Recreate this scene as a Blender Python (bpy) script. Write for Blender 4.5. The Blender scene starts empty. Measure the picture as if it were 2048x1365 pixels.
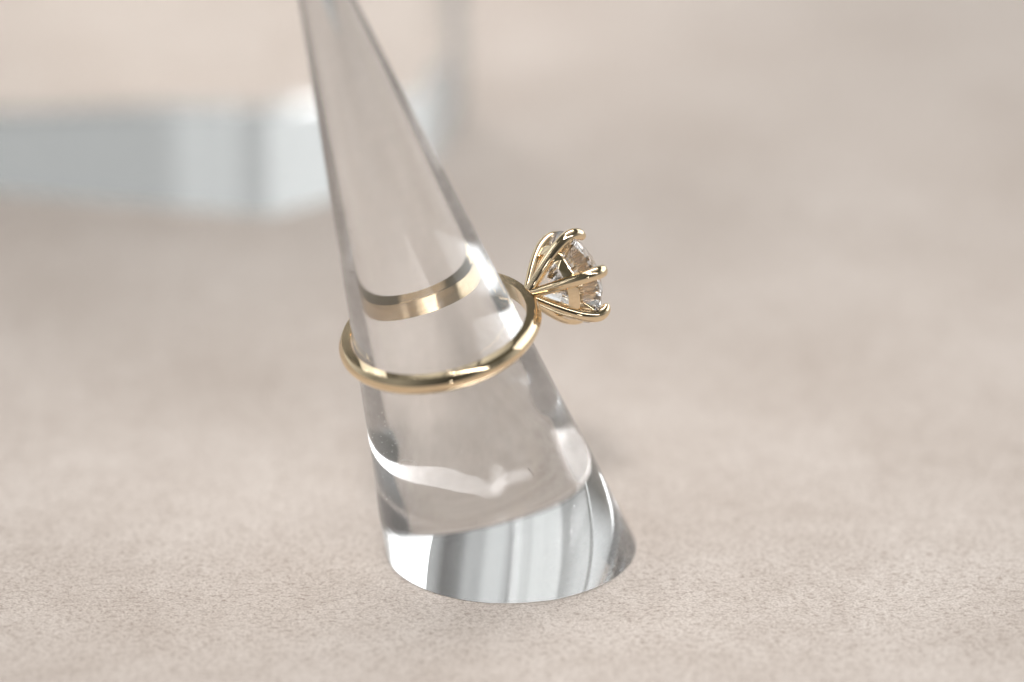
import bpy, bmesh, math, random
from mathutils import Vector, Matrix
random.seed(7)
S = bpy.context.scene
R_ = math.radians
PI = math.pi
# 1 Blender unit = 1 cm
S.unit_settings.system = 'METRIC'
S.unit_settings.scale_length = 0.01

# ------------------------------------------------------------------ camera
PITCH = .4356
CAM = Vector((0, -46.7828, 24.1023))
cd = bpy.data.cameras.new("camera")
cam = bpy.data.objects.new("camera", cd)
S.collection.objects.link(cam)
cam.location = CAM
cam.rotation_euler = (PI / 2 - PITCH, 0, 0)
cd.lens = 182.05
cd.sensor_width = 36
cd.clip_start = .1
cd.clip_end = 2000
cd.dof.use_dof = True
S.camera = cam
FW = Vector((0, math.cos(PITCH), -math.sin(PITCH)))
UP = Vector((0, math.sin(PITCH), math.cos(PITCH)))
RT = Vector((1, 0, 0))
FPX = cd.lens / 36 * 2048


def ray(px, py):
    return (FW + RT * ((px - 1024) / FPX) + UP * ((682.5 - py) / FPX))


def floor_pt(px, py, z=0.0):
    d = ray(px, py)
    return CAM + d * ((z - CAM.z) / d.z)


def proj(p):
    d = p - CAM
    w = d.dot(FW)
    return 1024 + FPX * d.x / w, 682.5 - FPX * d.dot(UP) / w


# ------------------------------------------------------------------ world, exposure
W = bpy.data.worlds.new("World")
S.world = W
W.use_nodes = True
bg = W.node_tree.nodes['Background']
# soft panorama of the showroom: pale walls, a light ceiling; tone bands made up to suit the acrylic's reflections
_nt = W.node_tree
_tc = _nt.nodes.new('ShaderNodeTexCoord')
_sp = _nt.nodes.new('ShaderNodeSeparateXYZ')
_nt.links.new(_tc.outputs['Generated'], _sp.inputs[0])
_at = _nt.nodes.new('ShaderNodeMath')
_at.operation = 'ARCTAN2'
_nt.links.new(_sp.outputs[0], _at.inputs[0])
_nt.links.new(_sp.outputs[1], _at.inputs[1])
_ma = _nt.nodes.new('ShaderNodeMath')
_ma.operation = 'MULTIPLY_ADD'
_ma.inputs[1].default_value = .5 / math.pi
_ma.inputs[2].default_value = .5
_nt.links.new(_at.outputs[0], _ma.inputs[0])
_cr = _nt.nodes.new('ShaderNodeValToRGB')
_nt.links.new(_ma.outputs[0], _cr.inputs[0])
PANO = [(-180, .04), (-150, .13), (-125, .30), (-100, .24), (-75, .48), (-46, .74), (-33, .92), (-24, .84), (-20, .80),
        (-14, .76), (-9, .50), (-6, .46), (-2, .46), (0, .66), (5, .66), (7.5, .42), (12, .46), (15, .20), (21, .11), (26, .40), (70, .6), (95, .5),
        (120, .14), (140, .24), (158, .08), (179, .04)]
_e = _cr.color_ramp.elements
for _i, (_az, _v) in enumerate(PANO):
    _x = _az / 360 + .5
    _el = _e[0] if _i == 0 else (_e[1] if _i == 1 else _e.new(_x))
    _el.position = _x
    _el.color = (_v * .965, _v, _v * 1.0, 1)
_mr = _nt.nodes.new('ShaderNodeMapRange')       # height: lower wall, dimmer upper wall
_mr.interpolation_type = 'SMOOTHSTEP'
_mr.inputs['From Min'].default_value = .45
_mr.inputs['From Max'].default_value = .60
_mr2 = _nt.nodes.new('ShaderNodeMapRange')      # upper wall to the pale ceiling
_mr2.interpolation_type = 'SMOOTHSTEP'
_mr2.inputs['From Min'].default_value = .88
_mr2.inputs['From Max'].default_value = .96
_nt.links.new(_sp.outputs[2], _mr2.inputs['Value'])
_nt.links.new(_sp.outputs[2], _mr.inputs['Value'])
_mx = _nt.nodes.new('ShaderNodeMix')
_mx.data_type = 'RGBA'
_nt.links.new(_mr.outputs[0], _mx.inputs[0])
_nt.links.new(_cr.outputs[0], _mx.inputs[6])
_mx.inputs[7].default_value = (.09, .09, .08, 1)
_mx2 = _nt.nodes.new('ShaderNodeMix')
_mx2.data_type = 'RGBA'
_nt.links.new(_mr2.outputs[0], _mx2.inputs[0])
_nt.links.new(_mx.outputs[2], _mx2.inputs[6])
_mx2.inputs[7].default_value = (.50, .49, .475, 1)
_nt.links.new(_mx2.outputs[2], bg.inputs[0])
bg.inputs[1].default_value = 1.0
S.view_settings.view_transform = 'Standard'
S.view_settings.look = 'None'
S.view_settings.gamma = 1
S.view_settings.exposure = 0.13
S.cycles.max_bounces = 24
S.cycles.transmission_bounces = 20
S.cycles.glossy_bounces = 12
S.cycles.diffuse_bounces = 3
S.cycles.caustics_reflective = True
S.cycles.caustics_refractive = True
S.cycles.sample_clamp_indirect = 6
S.cycles.blur_glossy = 0.3
S.cycles.use_denoising = True
try:
    S.cycles.denoiser = 'OPENIMAGEDENOISE'
    S.cycles.denoising_prefilter = 'ACCURATE'
except Exception:
    pass


# ------------------------------------------------------------------ lamps
def area(name, loc, target, sx, sy, radiance, col=(1, 1, 1)):
    l = bpy.data.lights.new(name, 'AREA')
    l.shape = 'RECTANGLE'
    l.size = sx
    l.size_y = sy
    l.energy = radiance * PI * sx * sy
    l.color = col
    o = bpy.data.objects.new(name, l)
    S.collection.objects.link(o)
    o.location = loc
    d = Vector(target) - Vector(loc)
    o.rotation_euler = d.to_track_quat('-Z', 'Y').to_euler()
    return o


def sph(az, el, r):      # az: 0 = away from the camera (+Y), 90 = right (+X)
    az, el = R_(az), R_(el)
    return Vector((math.sin(az) * math.cos(el), math.cos(az) * math.cos(el), math.sin(el))) * r


area("window_light", sph(60, 27, 200), (0, 0, 3), 235, 130, 1.5, (.97, .99, 1))
area("window_light", sph(-80, 30, 200), (0, 0, 3), 40, 90, 3.0, (.97, .99, 1))
area("ceiling_light", sph(-20, 70, 190), (0, 0, 0), 120, 60, 5.2, (1, .965, .94))
area("window_light", sph(176, 7, 200), (0, 0, 3), 12, 10, 12.0, (1, 1, 1))


def spot(name, loc, target, radius, size_deg, intensity, col):
    l = bpy.data.lights.new(name, 'SPOT')
    l.energy = intensity
    l.shadow_soft_size = radius
    l.spot_size = R_(size_deg)
    l.spot_blend = 1.0
    l.color = col
    o = bpy.data.objects.new(name, l)
    S.collection.objects.link(o)
    o.location = loc
    o.rotation_euler = (Vector(target) - Vector(loc)).to_track_quat('-Z', 'Y').to_euler()
    return o


def strip(name, p0, p1, width, radiance, col):
    """added tube between two points, for the bright band in the cone"""
    x = (p1 - p0).normalized()
    mid = (p0 + p1) / 2
    z = mid - x * mid.dot(x)
    z.normalize()
    y = z.cross(x)
    ln = (p1 - p0).length
    o = area(name, mid, (0, 0, 0), ln, width, radiance, col)
    o.rotation_euler = Matrix((x, y, z)).transposed().to_euler()
    return o


strip("added_strip", sph(136, 27, 215), sph(182, 49, 190), 15, 7.5, (1, .99, 1))  # unseen strips added to draw the bright curved band low in the cone
strip("added_strip", sph(183, 49, 190), sph(242, 70, 190), 15, 7.5, (1, .99, 1))

# spot from the front; its narrow pool is added to imitate lens vignetting
spot("pool_spot", sph(-173, 55, 95), (.3, 1.0, 0), 8.5, 10.5, 95 ** 2 * 4 * PI * PI * .66, (1, .975, .96))
spot("pool_spot", sph(-30, 72, 120) + Vector((-3, 16, 0)), (-3.4, 16.6, 0), 5.0, 4.6, 120 ** 2 * 4 * PI * PI * 1.15, (1, .955, .94))  # unseen spot added to brighten the cloth behind the acrylic block


# ------------------------------------------------------------------ materials
def mat(name):
    m = bpy.data.materials.new(name)
    m.use_nodes = True
    nt = m.node_tree
    for n in list(nt.nodes):
        nt.nodes.remove(n)
    out = nt.nodes.new('ShaderNodeOutputMaterial')
    return m, nt, out


def N(nt, t, **kw):
    n = nt.nodes.new(t)
    for k, v in kw.items():
        if k in n.inputs.keys():
            n.inputs[k].default_value = v
        else:
            setattr(n, k, v)
    return n


def mk_acrylic(name, col, rough, film):
    m, nt, out = mat(name)
    g = N(nt, 'ShaderNodeBsdfGlass', IOR=1.49)
    g.inputs['Color'].default_value = (*col, 1)
    tc = N(nt, 'ShaderNodeTexCoord')
    # fine rubbing marks: roughness varies in small patches
    n1 = N(nt, 'ShaderNodeTexNoise', Scale=3.0, Detail=6.0)
    nt.links.new(tc.outputs['Object'], n1.inputs['Vector'])
    mr = N(nt, 'ShaderNodeMapRange')
    mr.inputs['From Min'].default_value = .4
    mr.inputs['From Max'].default_value = .75
    mr.inputs['To Min'].default_value = rough * .3
    mr.inputs['To Max'].default_value = rough * 2.2
    nt.links.new(n1.outputs['Fac'], mr.inputs['Value'])
    nt.links.new(mr.outputs[0], g.inputs['Roughness'])
    # thin film of dust and hairline scratches
    df = N(nt, 'ShaderNodeBsdfDiffuse')
    df.inputs['Color'].default_value = (.9, .9, .9, 1)
    mp = N(nt, 'ShaderNodeMapping')
    mp.inputs['Scale'].default_value = (9, 9, 2.2)
    n2 = N(nt, 'ShaderNodeTexNoise', Scale=2.0, Detail=8.0, Roughness=.7)
    nt.links.new(tc.outputs['Object'], mp.inputs['Vector'])
    nt.links.new(mp.outputs[0], n2.inputs['Vector'])
    m2 = N(nt, 'ShaderNodeMapRange')
    m2.inputs['From Min'].default_value = .35
    m2.inputs['From Max'].default_value = .75
    m2.inputs['To Min'].default_value = film * .4
    m2.inputs['To Max'].default_value = film * 2.4
    nt.links.new(n2.outputs['Fac'], m2.inputs['Value'])
    mx = N(nt, 'ShaderNodeMixShader')
    nt.links.new(m2.outputs[0], mx.inputs[0])
    nt.links.new(g.outputs[0], mx.inputs[1])
    nt.links.new(df.outputs[0], mx.inputs[2])
    nt.links.new(mx.outputs[0], out.inputs['Surface'])
    return m


M_ACR = mk_acrylic('clear_acrylic', (.99, .99, .99), .02, .03)
M_ACR2 = mk_acrylic('riser_acrylic', (.985, .985, .982), .02, .02)


def mk_gold():
    m, nt, out = mat('polished_gold')
    p = N(nt, 'ShaderNodeBsdfPrincipled', Metallic=1.0, Roughness=.035)
    p.inputs['Base Color'].default_value = (.88, .705, .475, 1)
    tc = N(nt, 'ShaderNodeTexCoord')
    n1 = N(nt, 'ShaderNodeTexNoise', Scale=5.0, Detail=3.0)
    nt.links.new(tc.outputs['Object'], n1.inputs['Vector'])
    b = N(nt, 'ShaderNodeBump', Strength=.05, Distance=.02)
    nt.links.new(n1.outputs['Fac'], b.inputs['Height'])
    nt.links.new(b.outputs[0], p.inputs['Normal'])
    nt.links.new(p.outputs[0], out.inputs['Surface'])
    return m


M_GOLD = mk_gold()


def mk_diamond():
    m, nt, out = mat('diamond')
    prev = N(nt, 'ShaderNodeBsdfGlass', IOR=2.417, Roughness=0.0)
    prev.inputs['Color'].default_value = (1, 1, 1, 1)
    nt.links.new(prev.outputs[0], out.inputs['Surface'])
    return m


M_DIA = mk_diamond()


def mk_suede():
    m, nt, out = mat('beige_suede')
    p = N(nt, 'ShaderNodeBsdfPrincipled', Roughness=.95)
    p.inputs['Specular IOR Level'].default_value = .15
    p.inputs['Sheen Weight'].default_value = .25
    p.inputs['Sheen Roughness'].default_value = .5
    tc = N(nt, 'ShaderNodeTexCoord')
    # soft brushed patches in the nap
    n1 = N(nt, 'ShaderNodeTexNoise', Scale=.35, Detail=4.0, Roughness=.55)
    n2 = N(nt, 'ShaderNodeTexNoise', Scale=3.2, Detail=3.0, Roughness=.6)
    mp = N(nt, 'ShaderNodeMapping')
    mp.inputs['Scale'].default_value = (17, 24, 17)
    mp.inputs['Rotation'].default_value = (0, 0, R_(-12))
    n3 = N(nt, 'ShaderNodeTexNoise', Scale=1.0, Detail=4.0, Roughness=.65, Distortion=.6)
    nt.links.new(tc.outputs['Object'], n1.inputs['Vector'])
    nt.links.new(tc.outputs['Object'], n2.inputs['Vector'])
    nt.links.new(tc.outputs['Object'], mp.inputs['Vector'])
    nt.links.new(mp.outputs[0], n3.inputs['Vector'])
    r1 = N(nt, 'ShaderNodeValToRGB')
    r1.color_ramp.elements[0].position = .32
    r1.color_ramp.elements[1].position = .70
    r1.color_ramp.elements[0].color = (.57, .508, .462, 1)
    r1.color_ramp.elements[1].color = (.68, .624, .582, 1)
    nt.links.new(n1.outputs['Fac'], r1.inputs[0])
    r2 = N(nt, 'ShaderNodeValToRGB')
    r2.color_ramp.elements[0].position = .30
    r2.color_ramp.elements[1].position = .62
    r2.color_ramp.elements[0].color = (.94, .925, .915, 1)
    r2.color_ramp.elements[1].color = (1.04, 1.04, 1.04, 1)
    nt.links.new(n2.outputs['Fac'], r2.inputs[0])
    r3 = N(nt, 'ShaderNodeValToRGB')
    r3.color_ramp.elements[0].position = .33
    r3.color_ramp.elements[1].position = .52
    r3.color_ramp.elements[0].color = (.66, .61, .58, 1)
    r3.color_ramp.elements[1].color = (1.04, 1.04, 1.04, 1)
    nt.links.new(n3.outputs['Fac'], r3.inputs[0])
    m1 = N(nt, 'ShaderNodeMix', data_type='RGBA', blend_type='MULTIPLY')
    m1.inputs[0].default_value = 1
    nt.links.new(r1.outputs[0], m1.inputs[6])
    nt.links.new(r2.outputs[0], m1.inputs[7])
    m2 = N(nt, 'ShaderNodeMix', data_type='RGBA', blend_type='MULTIPLY')
    m2.inputs[0].default_value = 1
    nt.links.new(m1.outputs[2], m2.inputs[6])
    nt.links.new(r3.outputs[0], m2.inputs[7])
    mp4 = N(nt, 'ShaderNodeMapping')
    mp4.inputs['Scale'].default_value = (42, 60, 42)
    mp4.inputs['Rotation'].default_value = (0, 0, R_(-8))
    nt.links.new(tc.outputs['Object'], mp4.inputs['Vector'])
    n4 = N(nt, 'ShaderNodeTexNoise', Scale=1.0, Detail=2.0, Roughness=.6)
    nt.links.new(mp4.outputs[0], n4.inputs['Vector'])
    r4 = N(nt, 'ShaderNodeValToRGB')
    r4.color_ramp.elements[0].position = .30
    r4.color_ramp.elements[1].position = .62
    r4.color_ramp.elements[0].color = (.70, .66, .63, 1)
    r4.color_ramp.elements[1].color = (1.08, 1.08, 1.07, 1)
    nt.links.new(n4.outputs['Fac'], r4.inputs[0])
    m3 = N(nt, 'ShaderNodeMix', data_type='RGBA', blend_type='MULTIPLY')
    m3.inputs[0].default_value = 1
    nt.links.new(m2.outputs[2], m3.inputs[6])
    nt.links.new(r4.outputs[0], m3.inputs[7])
    nt.links.new(m3.outputs[2], p.inputs['Base Color'])
    b = N(nt, 'ShaderNodeBump', Strength=.5, Distance=.03)
    nt.links.new(n3.outputs['Fac'], b.inputs['Height'])
    nt.links.new(b.outputs[0], p.inputs['Normal'])
    nt.links.new(p.outputs[0], out.inputs['Surface'])
    return m


M_SUEDE = mk_suede()


def mk_plain(name, col, rough=.6):
    m, nt, out = mat(name)
    p = N(nt, 'ShaderNodeBsdfPrincipled', Roughness=rough)
    tc = N(nt, 'ShaderNodeTexCoord')
    n1 = N(nt, 'ShaderNodeTexNoise', Scale=40.0)
    nt.links.new(tc.outputs['Object'], n1.inputs['Vector'])
    r = N(nt, 'ShaderNodeValToRGB')
    r.color_ramp.elements[0].color = (*[c * .8 for c in col], 1)
    r.color_ramp.elements[1].color = (*[min(1, c * 1.15) for c in col], 1)
    nt.links.new(n1.outputs['Fac'], r.inputs[0])
    nt.links.new(r.outputs[0], p.inputs['Base Color'])
    nt.links.new(p.outputs[0], out.inputs['Surface'])
    return m


M_LINT = mk_plain('white_lint', (.85, .83, .82))
M_HAIR = mk_plain('dark_lint', (.05, .04, .035))


# ------------------------------------------------------------------ helpers
def link(name, verts, faces, m, parent=None, smooth=True, sharp=35):
    me = bpy.data.meshes.new(name)
    me.from_pydata([tuple(v) for v in verts], [], faces)
    me.validate()
    bm = bmesh.new()
    bm.from_mesh(me)
    bmesh.ops.recalc_face_normals(bm, faces=bm.faces)
    if smooth:
        for f in bm.faces:
            f.smooth = True
        for e in bm.edges:
            if len(e.link_faces) == 2 and e.calc_face_angle(0) > R_(sharp):
                e.smooth = False
    bm.to_mesh(me)
    bm.free()
    me.materials.append(m)
    o = bpy.data.objects.new(name, me)
    S.collection.objects.link(o)
    if parent is not None:
        o.parent = parent
        o.matrix_parent_inverse = Matrix.Identity(4)
    return o


def tag(o, label, cat, group=None, kind=None):
    if label:
        o['label'] = label
    if cat:
        o['category'] = cat
    if group:
        o['group'] = group
    if kind:
        o['kind'] = kind


def frame(a):
    a = a.normalized()
    u = a.cross(Vector((0, 1, 0))).normalized()
    v = a.cross(u)
    return a, u, v


def revolve(profile, n, closed_ends=True):
    """profile: (r, z) list about local Z"""
    vs, fs = [], []
    for r, z in profile:
        for i in range(n):
            t = 2 * PI * i / n
            vs.append((r * math.cos(t), r * math.sin(t), z))
    m = len(profile)
    for j in range(m - 1):
        for i in range(n):
            k = (i + 1) % n
            fs.append((j * n + i, j * n + k, (j + 1) * n + k, (j + 1) * n + i))
    if closed_ends:
        fs.append(tuple(range(n - 1, -1, -1)))
        fs.append(tuple((m - 1) * n + i for i in range(n)))
    return vs, fs


# ------------------------------------------------------------------ the table cloth
def cloth():
    n = 4
    vs = [(-90, -60, 0), (90, -60, 0), (90, 80, 0), (-90, 80, 0)]
    o = link('table_surface', vs, [(0, 1, 2, 3)], M_SUEDE, smooth=False)
    tag(o, 'beige brushed suede cloth the ring stand rests on', None, kind='structure')
    return o


cloth()

# ------------------------------------------------------------------ leaning acrylic cone
K = 2.41023
BP = Vector((-.0234 * K, 0, 0))
AX = Vector((-.2772, -.0979, 1))
HH = 3.2803 * K
ALPHA = .1471
A_, U_, V_ = frame(AX)
APEX = BP + AX * HH
LEN = (APEX - BP).length


def cone_r(s):          # radius of the cone at distance s above the base centre along its axis
    r = (LEN - s) * math.tan(ALPHA)
    # low shoulder above the foot
    t = min(1, max(0, (1.42 - s) / .62))
    r += .016 * t * t * (3 - 2 * t) * min(1, max(0, (s + .5) / 1.4)) ** 1.5
    return r


def make_cone():
    NA, z0 = 720, .006
    vs, fs = [], []
    ss = [x / 100 for x in range(40, 670, 5)]
    # bottom ring: where each generator meets the cloth
    rows = []
    for i in range(NA):
        t = 2 * PI * i / NA
        d = U_ * math.cos(t) + V_ * math.sin(t)
        # solve for s where z = z0
        lo, hi = -1.0, 1.5
        for _ in range(40):
            mid = (lo + hi) / 2
            z = (BP + A_ * mid + d * cone_r(mid)).z
            if z > z0:
                hi = mid
            else:
                lo = mid
        col = []
        s_bot = hi
        for j in range(25):        # from the cut up to s=.7 evenly
            s = s_bot + (.7 - s_bot) * (j / 24) if j else s_bot
            r = cone_r(s) - (.012 if j == 0 else 0)
            col.append(BP + A_ * s + d * r)
        # small polished edge just above the cut
        e = BP + A_ * (s_bot + .014) + d * cone_r(s_bot + .014)
        col.insert(1, e)
        for s in [.7 + x * .05 for x in range(1, 124)]:
            if s < LEN - 1.05:
                col.append(BP + A_ * s + d * cone_r(s))
        s1 = LEN - 1.05
        rt = cone_r(s1)
        for q in range(0, 8):
            th = q / 8 * PI / 2
            col.append(BP + A_ * (s1 + rt * math.sin(th)) + d * rt * math.cos(th))
        rows.append(col)
    m = len(rows[0])
    for c in rows:
        vs += c
    tip = len(vs)
    s1 = LEN - 1.05
    vs.append(BP + A_ * (s1 + cone_r(s1)))
    for i in range(NA):
        k = (i + 1) % NA
        for j in range(m - 1):
            fs.append((i * m + j, k * m + j, k * m + j + 1, i * m + j + 1))
        fs.append((i * m + m - 1, k * m + m - 1, tip))
    fs.append(tuple(i * m for i in range(NA)))
    root = bpy.data.objects.new('ring_stand', None)
    S.collection.objects.link(root)
    root.location = (BP.x, BP.y, 0)
    tag(root, 'clear leaning acrylic cone holding the gold ring', 'ring stand')
    off = Vector((BP.x, BP.y, 0))
    o = link('cone_body', [v - off for v in vs], fs, M_ACR, root, sharp=12)
    return root


cone_root = make_cone()


def cone_pt(s, ang, lift=0.0):
    d = U_ * math.cos(ang) + V_ * math.sin(ang)
    return BP + A_ * s + d * (cone_r(s) + lift)


# ------------------------------------------------------------------ the ring
def make_ring():
    q = [1.1380, .4066, -.0822, .0377, -.0103, -.0015]
    n = (A_ + U_ * q[2] + V_ * q[3]).normalized()
    c = BP + A_ * q[0] * K + U_ * q[4] * K + V_ * q[5] * K
    ro = q[1] * K
    # slide along the line of sight until the circle is centred on the cone
    d = (c - CAM)
    dn = d.normalized()
    t = -((c - BP).dot(V_)) / dn.dot(V_)
    c2 = c + dn * t
    ro *= (c2 - CAM).length / d.length
    c2 = c2 + RT * .032
    N_, RU, RV = frame(n)
    ri = ro - .094
    w = .185
    print('ring ro', ro, 'ri', ri, 'axis s', (c2 - BP).dot(A_), 'cone r', cone_r((c2 - BP).dot(A_)))
    # clearance
    worst = 9
    for i in range(72):
        t = 2 * PI * i / 72
        for hz in (0, -w):
            p = c2 + N_ * hz + (RU * math.cos(t) + RV * math.sin(t)) * ri
            s = (p - BP).dot(A_)
            rad = ((p - BP) - A_ * s).length
            worst = min(worst, rad - cone_r(s))
    print('ring clearance', worst)
    root = bpy.data.objects.new('diamond_ring', None)
    S.collection.objects.link(root)
    M = Matrix((RU, RV, N_)).transposed().to_4x4()
    M.translation = c2
    root.matrix_world = M
    tag(root, 'yellow gold solitaire ring with six-prong round diamond, slipped over the clear cone', 'ring')
    # band: flat sides, slightly domed outside, softly rounded edges
    prof = []
    e = .007
    prof += [(ri + e, 0), (ro - .005, 0), (ro, -.005)]
    for k in range(1, 10):
        x = k / 10
        prof.append((ro + .044 * math.sin(PI * x), -.005 - (w - .010) * x))
    prof += [(ro, -w + .005), (ro - .005, -w), (ri + e, -w),
             (ri, -w + e), (ri, -w / 2), (ri, -e)]
    NA = 192
    vs, fs = revolve(prof, NA, False)
    m = len(prof)
    for i in range(NA):
        k = (i + 1) % NA
        fs.append(((m - 1) * NA + i, (m - 1) * NA + k, k, i))
    link('band', vs, fs, M_GOLD, root, sharp=22)
    return root, M, c2, ro, w, N_


ring, RM, RC, RO, RWID, RN = make_ring()
RMI = RM.inverted()

# ---- the head: axis from the band outwards, measured in camera space
hd = (RT * .851 + UP * .332 + FW * .407).normalized()
# base of the head on the band: where the band reaches pixel (1066, 592)
best = None
for i in range(720):
    t = 2 * PI * i / 720
    p = RM @ Vector((math.cos(t) * RO, math.sin(t) * RO, -RWID / 2))
    x, y = proj(p)
    dd = (x - 1068) ** 2 + (y - 584) ** 2
    if best is None or dd < best[0]:
        best = (dd, p, t)
HB = best[1] + RT * .030 + UP * .030
print('head base', proj(HB), 'tip centre', proj(HB + hd * .54), 'radial dot', hd.dot((HB - (RC - RN * RWID / 2)).normalized()))
radial = (HB - (RC - RN * RWID / 2)).normalized()
# transform: local z = hd ; local x = direction of the front (middle) prong
front = (RT * .415 + UP * .05 - FW * .908)
front = (front - hd * front.dot(hd)).normalized()
side = hd.cross(front)
HM = Matrix((front, side, hd)).transposed().to_4x4()
HM.translation = HB
HL = RMI @ HM      # head local -> ring local
for a in range(6):
    th = R_(60 * a)
    print('prong', a, [round(v) for v in proj(HM @ Vector((math.cos(th) * .44, math.sin(th) * .44, .55)))])


def sweep(path, radii, nseg=14, flat=None):
    """path: list of Vector; radii: (ra, rb) per point, ra across (tangential), rb radial. returns verts, faces"""
    vs, fs = [], []
    m = len(path)
    for j, p in enumerate(path):
        t = (path[min(m - 1, j + 1)] - path[max(0, j - 1)]).normalized()
        b = Vector((0, 1, 0))          # paths live in the local XZ plane
        nrm = b.cross(t).normalized()
        ra, rb = radii[j]
        for i in range(nseg):
            a = 2 * PI * i / nseg
            vs.append(p + b * (math.cos(a) * ra) + nrm * (math.sin(a) * rb))
    for j in range(m - 1):
        for i in range(nseg):
            k = (i + 1) % nseg
            fs.append((j * nseg + i, j * nseg + k, (j + 1) * nseg + k, (j + 1) * nseg + i))
    fs.append(tuple(range(nseg - 1, -1, -1)))
    fs.append(tuple((m - 1) * nseg + i for i in range(nseg)))
    return vs, fs


def catmull(pts, n):
    out = []
    P = [pts[0]] + list(pts) + [pts[-1]]
    for i in range(1, len(P) - 2):
        p0, p1, p2, p3 = P[i - 1], P[i], P[i + 1], P[i + 2]
        for k in range(n):
            t = k / n
            out.append(tuple(.5 * (2 * b + (c - a) * t + (2 * a - 5 * b + 4 * c - d) * t * t + (3 * b - a - 3 * c + d) * t ** 3)
                             for a, b, c, d in zip(p0, p1, p2, p3)))
    out.append(tuple(P[-2]))
    return out


def make_head():
    # prong path: (r, u, half width across, half thickness radial)
    key = [(.040, -.030, .046, .046), (.120, .050, .044, .048), (.225, .150, .048, .052), (.330, .262, .052, .056),
           (.415, .372, .056, .060), (.468, .470, .058, .060), (.486, .550, .058, .057), (.468, .618, .055, .050),
           (.436, .652, .050, .042)]
    key = [(r, u * .94, p, q) for r, u, p, q in key]
    c = catmull(key, 5)
    path = [Vector((r, 0, u)) for r, u, _, _ in c]
    rad = [(a * 1.2, b * 1.16) for _, _, a, b in c]
    # rounded tip
    end = path[-1]
    d = (path[-1] - path[-2]).normalized()
    a0, b0 = rad[-1]
    for q in range(1, 6):
        th = q / 5 * PI / 2
        path.append(end + d * (.030 * math.sin(th)))
        f = max(.08, math.cos(th))
        rad.append((a0 * f, b0 * f))
    for k in range(6):
        vs, fs = sweep(path, rad)
        R = Matrix.Rotation(R_(60 * k), 4, 'Z')
        link('prong', [HL @ R @ v for v in vs], fs, M_GOLD, ring, sharp=60)
    # gallery ring under the stone
    prof = [(.298, .250), (.328, .226), (.385, .296), (.390, .318), (.360, .336), (.346, .328)]
    vs, fs = revolve(prof, 96, False)
    m = len(prof)
    for i in range(96):
        k = (i + 1) % 96
        fs.append(((m - 1) * 96 + i, (m - 1) * 96 + k, k, i))
    link('gallery_ring', [HL @ Vector(v) for v in vs], fs, M_GOLD, ring, sharp=50)
    # the small solder foot where the prongs leave the band
    prof = [(.070, -.05), (.066, -.01), (.052, .018), (.030, .035), (.012, .042)]
    vs, fs = revolve(prof, 32)
    link('setting_foot', [HL @ Vector(v) for v in vs], fs, M_GOLD, ring, sharp=60)
    # the stone: round brilliant
    R0, uG = .485, .492
    pts = []
    tb = .56
    zt = (1 - tb) * math.tan(R_(34.5))
    zp = math.tan(R_(41))
    gt = .035
    for k in range(8):
        a = R_(45 * k + 11)
        b = a + R_(22.5)
        pts.append((tb * math.cos(a), tb * math.sin(a), zt + gt / 2))
        rs = .79
        z = zt - (rs * math.cos(R_(22.5)) - tb) * math.tan(R_(34.5))
        pts.append((rs * math.cos(b), rs * math.sin(b), z + gt / 2))
        rl = .24
        z = -zp + rl * math.cos(R_(22.5)) * zp
        pts.append((rl * math.cos(b), rl * math.sin(b), z - gt / 2))
        for g in range(4):
            t = a + R_(11.25) * g
            for s in (-1, 1):
                pts.append((math.cos(t), math.sin(t), s * gt / 2))
    pts.append((0, 0, -zp - gt / 2))
    bm = bmesh.new()
    for p in pts:
        bm.verts.new(HL @ Vector((p[0] * R0, p[1] * R0, uG + p[2] * R0)))
    r = bmesh.ops.convex_hull(bm, input=bm.verts)
    bmesh.ops.dissolve_limit(bm, angle_limit=R_(.3), verts=bm.verts, edges=bm.edges)
    bmesh.ops.recalc_face_normals(bm, faces=bm.faces)
    me = bpy.data.meshes.new('diamond')
    bm.to_mesh(me)
    bm.free()
    me.materials.append(M_DIA)
    o = bpy.data.objects.new('diamond', me)
    S.collection.objects.link(o)
    o.parent = ring
    return o


make_head()


# ------------------------------------------------------------------ dust and lint on the acrylic
def fibre(name, pts, r, m, parent=None):
    c = [Vector(q) for q in catmull([tuple(p) for p in pts], 6)]
    vs, fs = [], []
    for j, p in enumerate(c):
        t = (c[min(len(c) - 1, j + 1)] - c[max(0, j - 1)]).normalized()
        a = t.orthogonal().normalized()
        b = t.cross(a)
        for i in range(5):
            th = 2 * PI * i / 5
            vs.append(p + a * math.cos(th) * r + b * math.sin(th) * r)
    for j in range(len(c) - 1):
        for i in range(5):
            k = (i + 1) % 5
            fs.append((j * 5 + i, j * 5 + k, (j + 1) * 5 + k, (j + 1) * 5 + i))
    fs.append((4, 3, 2, 1, 0))
    fs.append(tuple((len(c) - 1) * 5 + i for i in range(5)))
    return link(name, vs, fs, m, parent, sharp=80)


def cone_hit(px, py, lift=.004):
    """near-side point of the cone seen at a pixel of the 2048-wide picture"""
    d = ray(px, py)
    d = d.normalized()
    t = 30.0
    while t < 70:
        p = CAM + d * t
        s = (p - BP).dot(A_)
        if 0 < s < LEN - .5 and ((p - BP) - A_ * s).length < cone_r(s) + lift:
            return p
        t += .01
    return None


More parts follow.
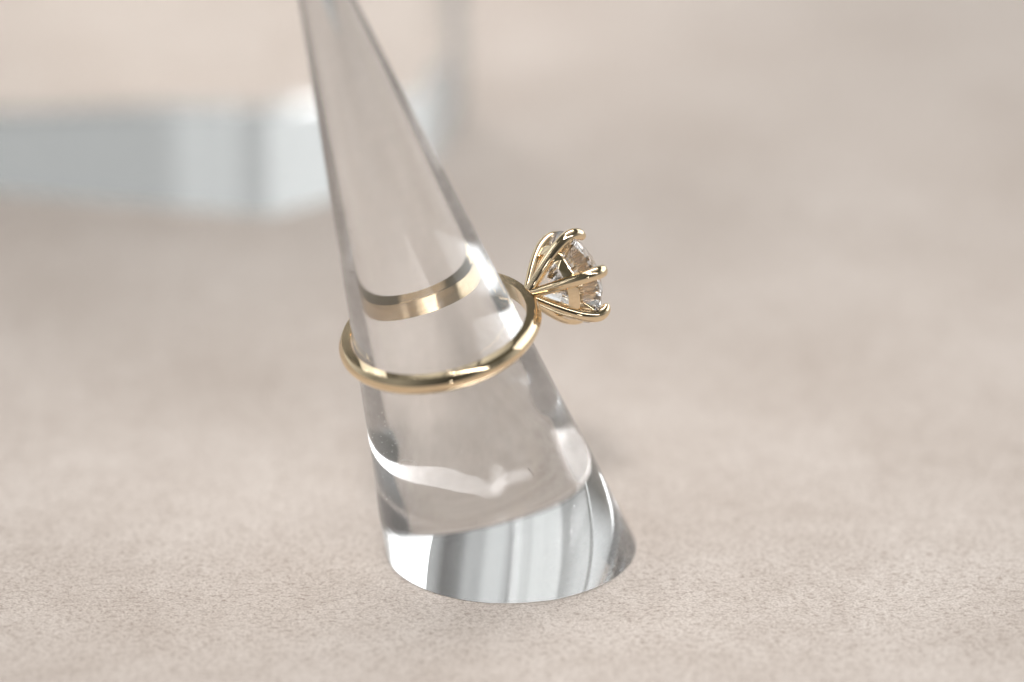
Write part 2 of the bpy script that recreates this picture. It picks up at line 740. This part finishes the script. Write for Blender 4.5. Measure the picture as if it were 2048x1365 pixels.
def lint():
    o = fibre('lint_fibre', [cone_hit(*q) for q in ((797, 935), (801, 923), (813, 920), (828, 924), (834, 934))], .0022, M_LINT)
    tag(o, 'tiny white curled lint fibre low on the left side of the clear cone', 'lint')
    o = fibre('lint_fibre', [cone_hit(*q) for q in ((1056, 936), (1060, 942), (1065, 947), (1067, 953))], .0022, M_HAIR)
    tag(o, 'tiny dark hair on the clear cone below the diamond', 'lint')
    rnd = random.Random(11)
    vs, fs = [], []

    def speck(p, r):
        b = len(vs)
        for q in ((1, 0, 0), (-1, 0, 0), (0, 1, 0), (0, -1, 0), (0, 0, 1), (0, 0, -1)):
            vs.append(p + Vector(q) * r * rnd.uniform(.6, 1.4))
        for f in ((0, 2, 4), (2, 1, 4), (1, 3, 4), (3, 0, 4), (2, 0, 5), (1, 2, 5), (3, 1, 5), (0, 3, 5)):
            fs.append(tuple(b + k for k in f))

    spots = [(rnd.gauss(955, 22), rnd.gauss(905, 28), .0024) for _ in range(120)]
    spots += [(rnd.gauss(790, 26), rnd.gauss(900, 60), .003) for _ in range(70)]
    spots += [(rnd.gauss(935, 22), rnd.gauss(712, 9), .003) for _ in range(16)]
    spots += [(rnd.gauss(998, 16), rnd.gauss(565, 28), .0035) for _ in range(16)]
    spots += [(rnd.uniform(770, 1150), rnd.uniform(820, 1120), .0025) for _ in range(90)]
    for x, y, r in spots:
        p = cone_hit(x, y)
        if p is not None:
            speck(p, r * rnd.uniform(.6, 1.5))
    o = link('dust', vs, fs, M_LINT, cone_root, smooth=False)
    o.location = -Vector((BP.x, BP.y, 0))
    o['kind'] = 'stuff'


lint()
FOC = HB + hd * .1
cd.dof.focus_distance = (FOC - CAM).dot(FW)
cd.dof.aperture_fstop = cd.lens / 1000 / 2.3


# ------------------------------------------------------------------ acrylic riser in the background
def make_riser():
    # solid acrylic prism with cut corners
    f = floor_pt(535, 437)
    H, e = 14, .04
    corners = [Vector(p) for p in ((0, 0), (1.80, 1.14), (2.26, 3.22), (1.24, 4.82), (-.12, 5.22), (-.95, 5.17),
                                   (-4.5, 4.3), (-4.3, .95))]
    cen = sum(corners, Vector((0, 0))) / 8
    out = []
    for k, c in enumerate(corners):       # small polished radius at every corner
        pr, nx = corners[k - 1], corners[(k + 1) % 8]
        d0, d1 = (pr - c).normalized(), (nx - c).normalized()
        for t in (-1, 0, 1):
            q = c + d0 * .05 if t < 0 else (c + d1 * .05 if t > 0 else c + (d0 + d1) * .014)
            out.append(q - cen)
    n = len(out)
    vs, fs = [], []
    rows = [(-e, .006), (0, .006 + e), (0, H - e), (-e, H)]
    for dr, z in rows:
        for q in out:
            u = q.normalized() * dr
            vs.append((q.x + u.x, q.y + u.y, z))
    for j in range(len(rows) - 1):
        for i in range(n):
            k = (i + 1) % n
            fs.append((j * n + i, j * n + k, (j + 1) * n + k, (j + 1) * n + i))
    fs.append(tuple(range(n - 1, -1, -1)))
    fs.append(tuple((len(rows) - 1) * n + i for i in range(n)))
    o = link('display_block', vs, fs, M_ACR2, smooth=False)
    o.location = (f.x + cen.x, f.y + cen.y, 0)
    tag(o, 'clear faceted acrylic block standing out of focus behind the ring stand', 'display block')
    print('block', o.location)


make_riser()
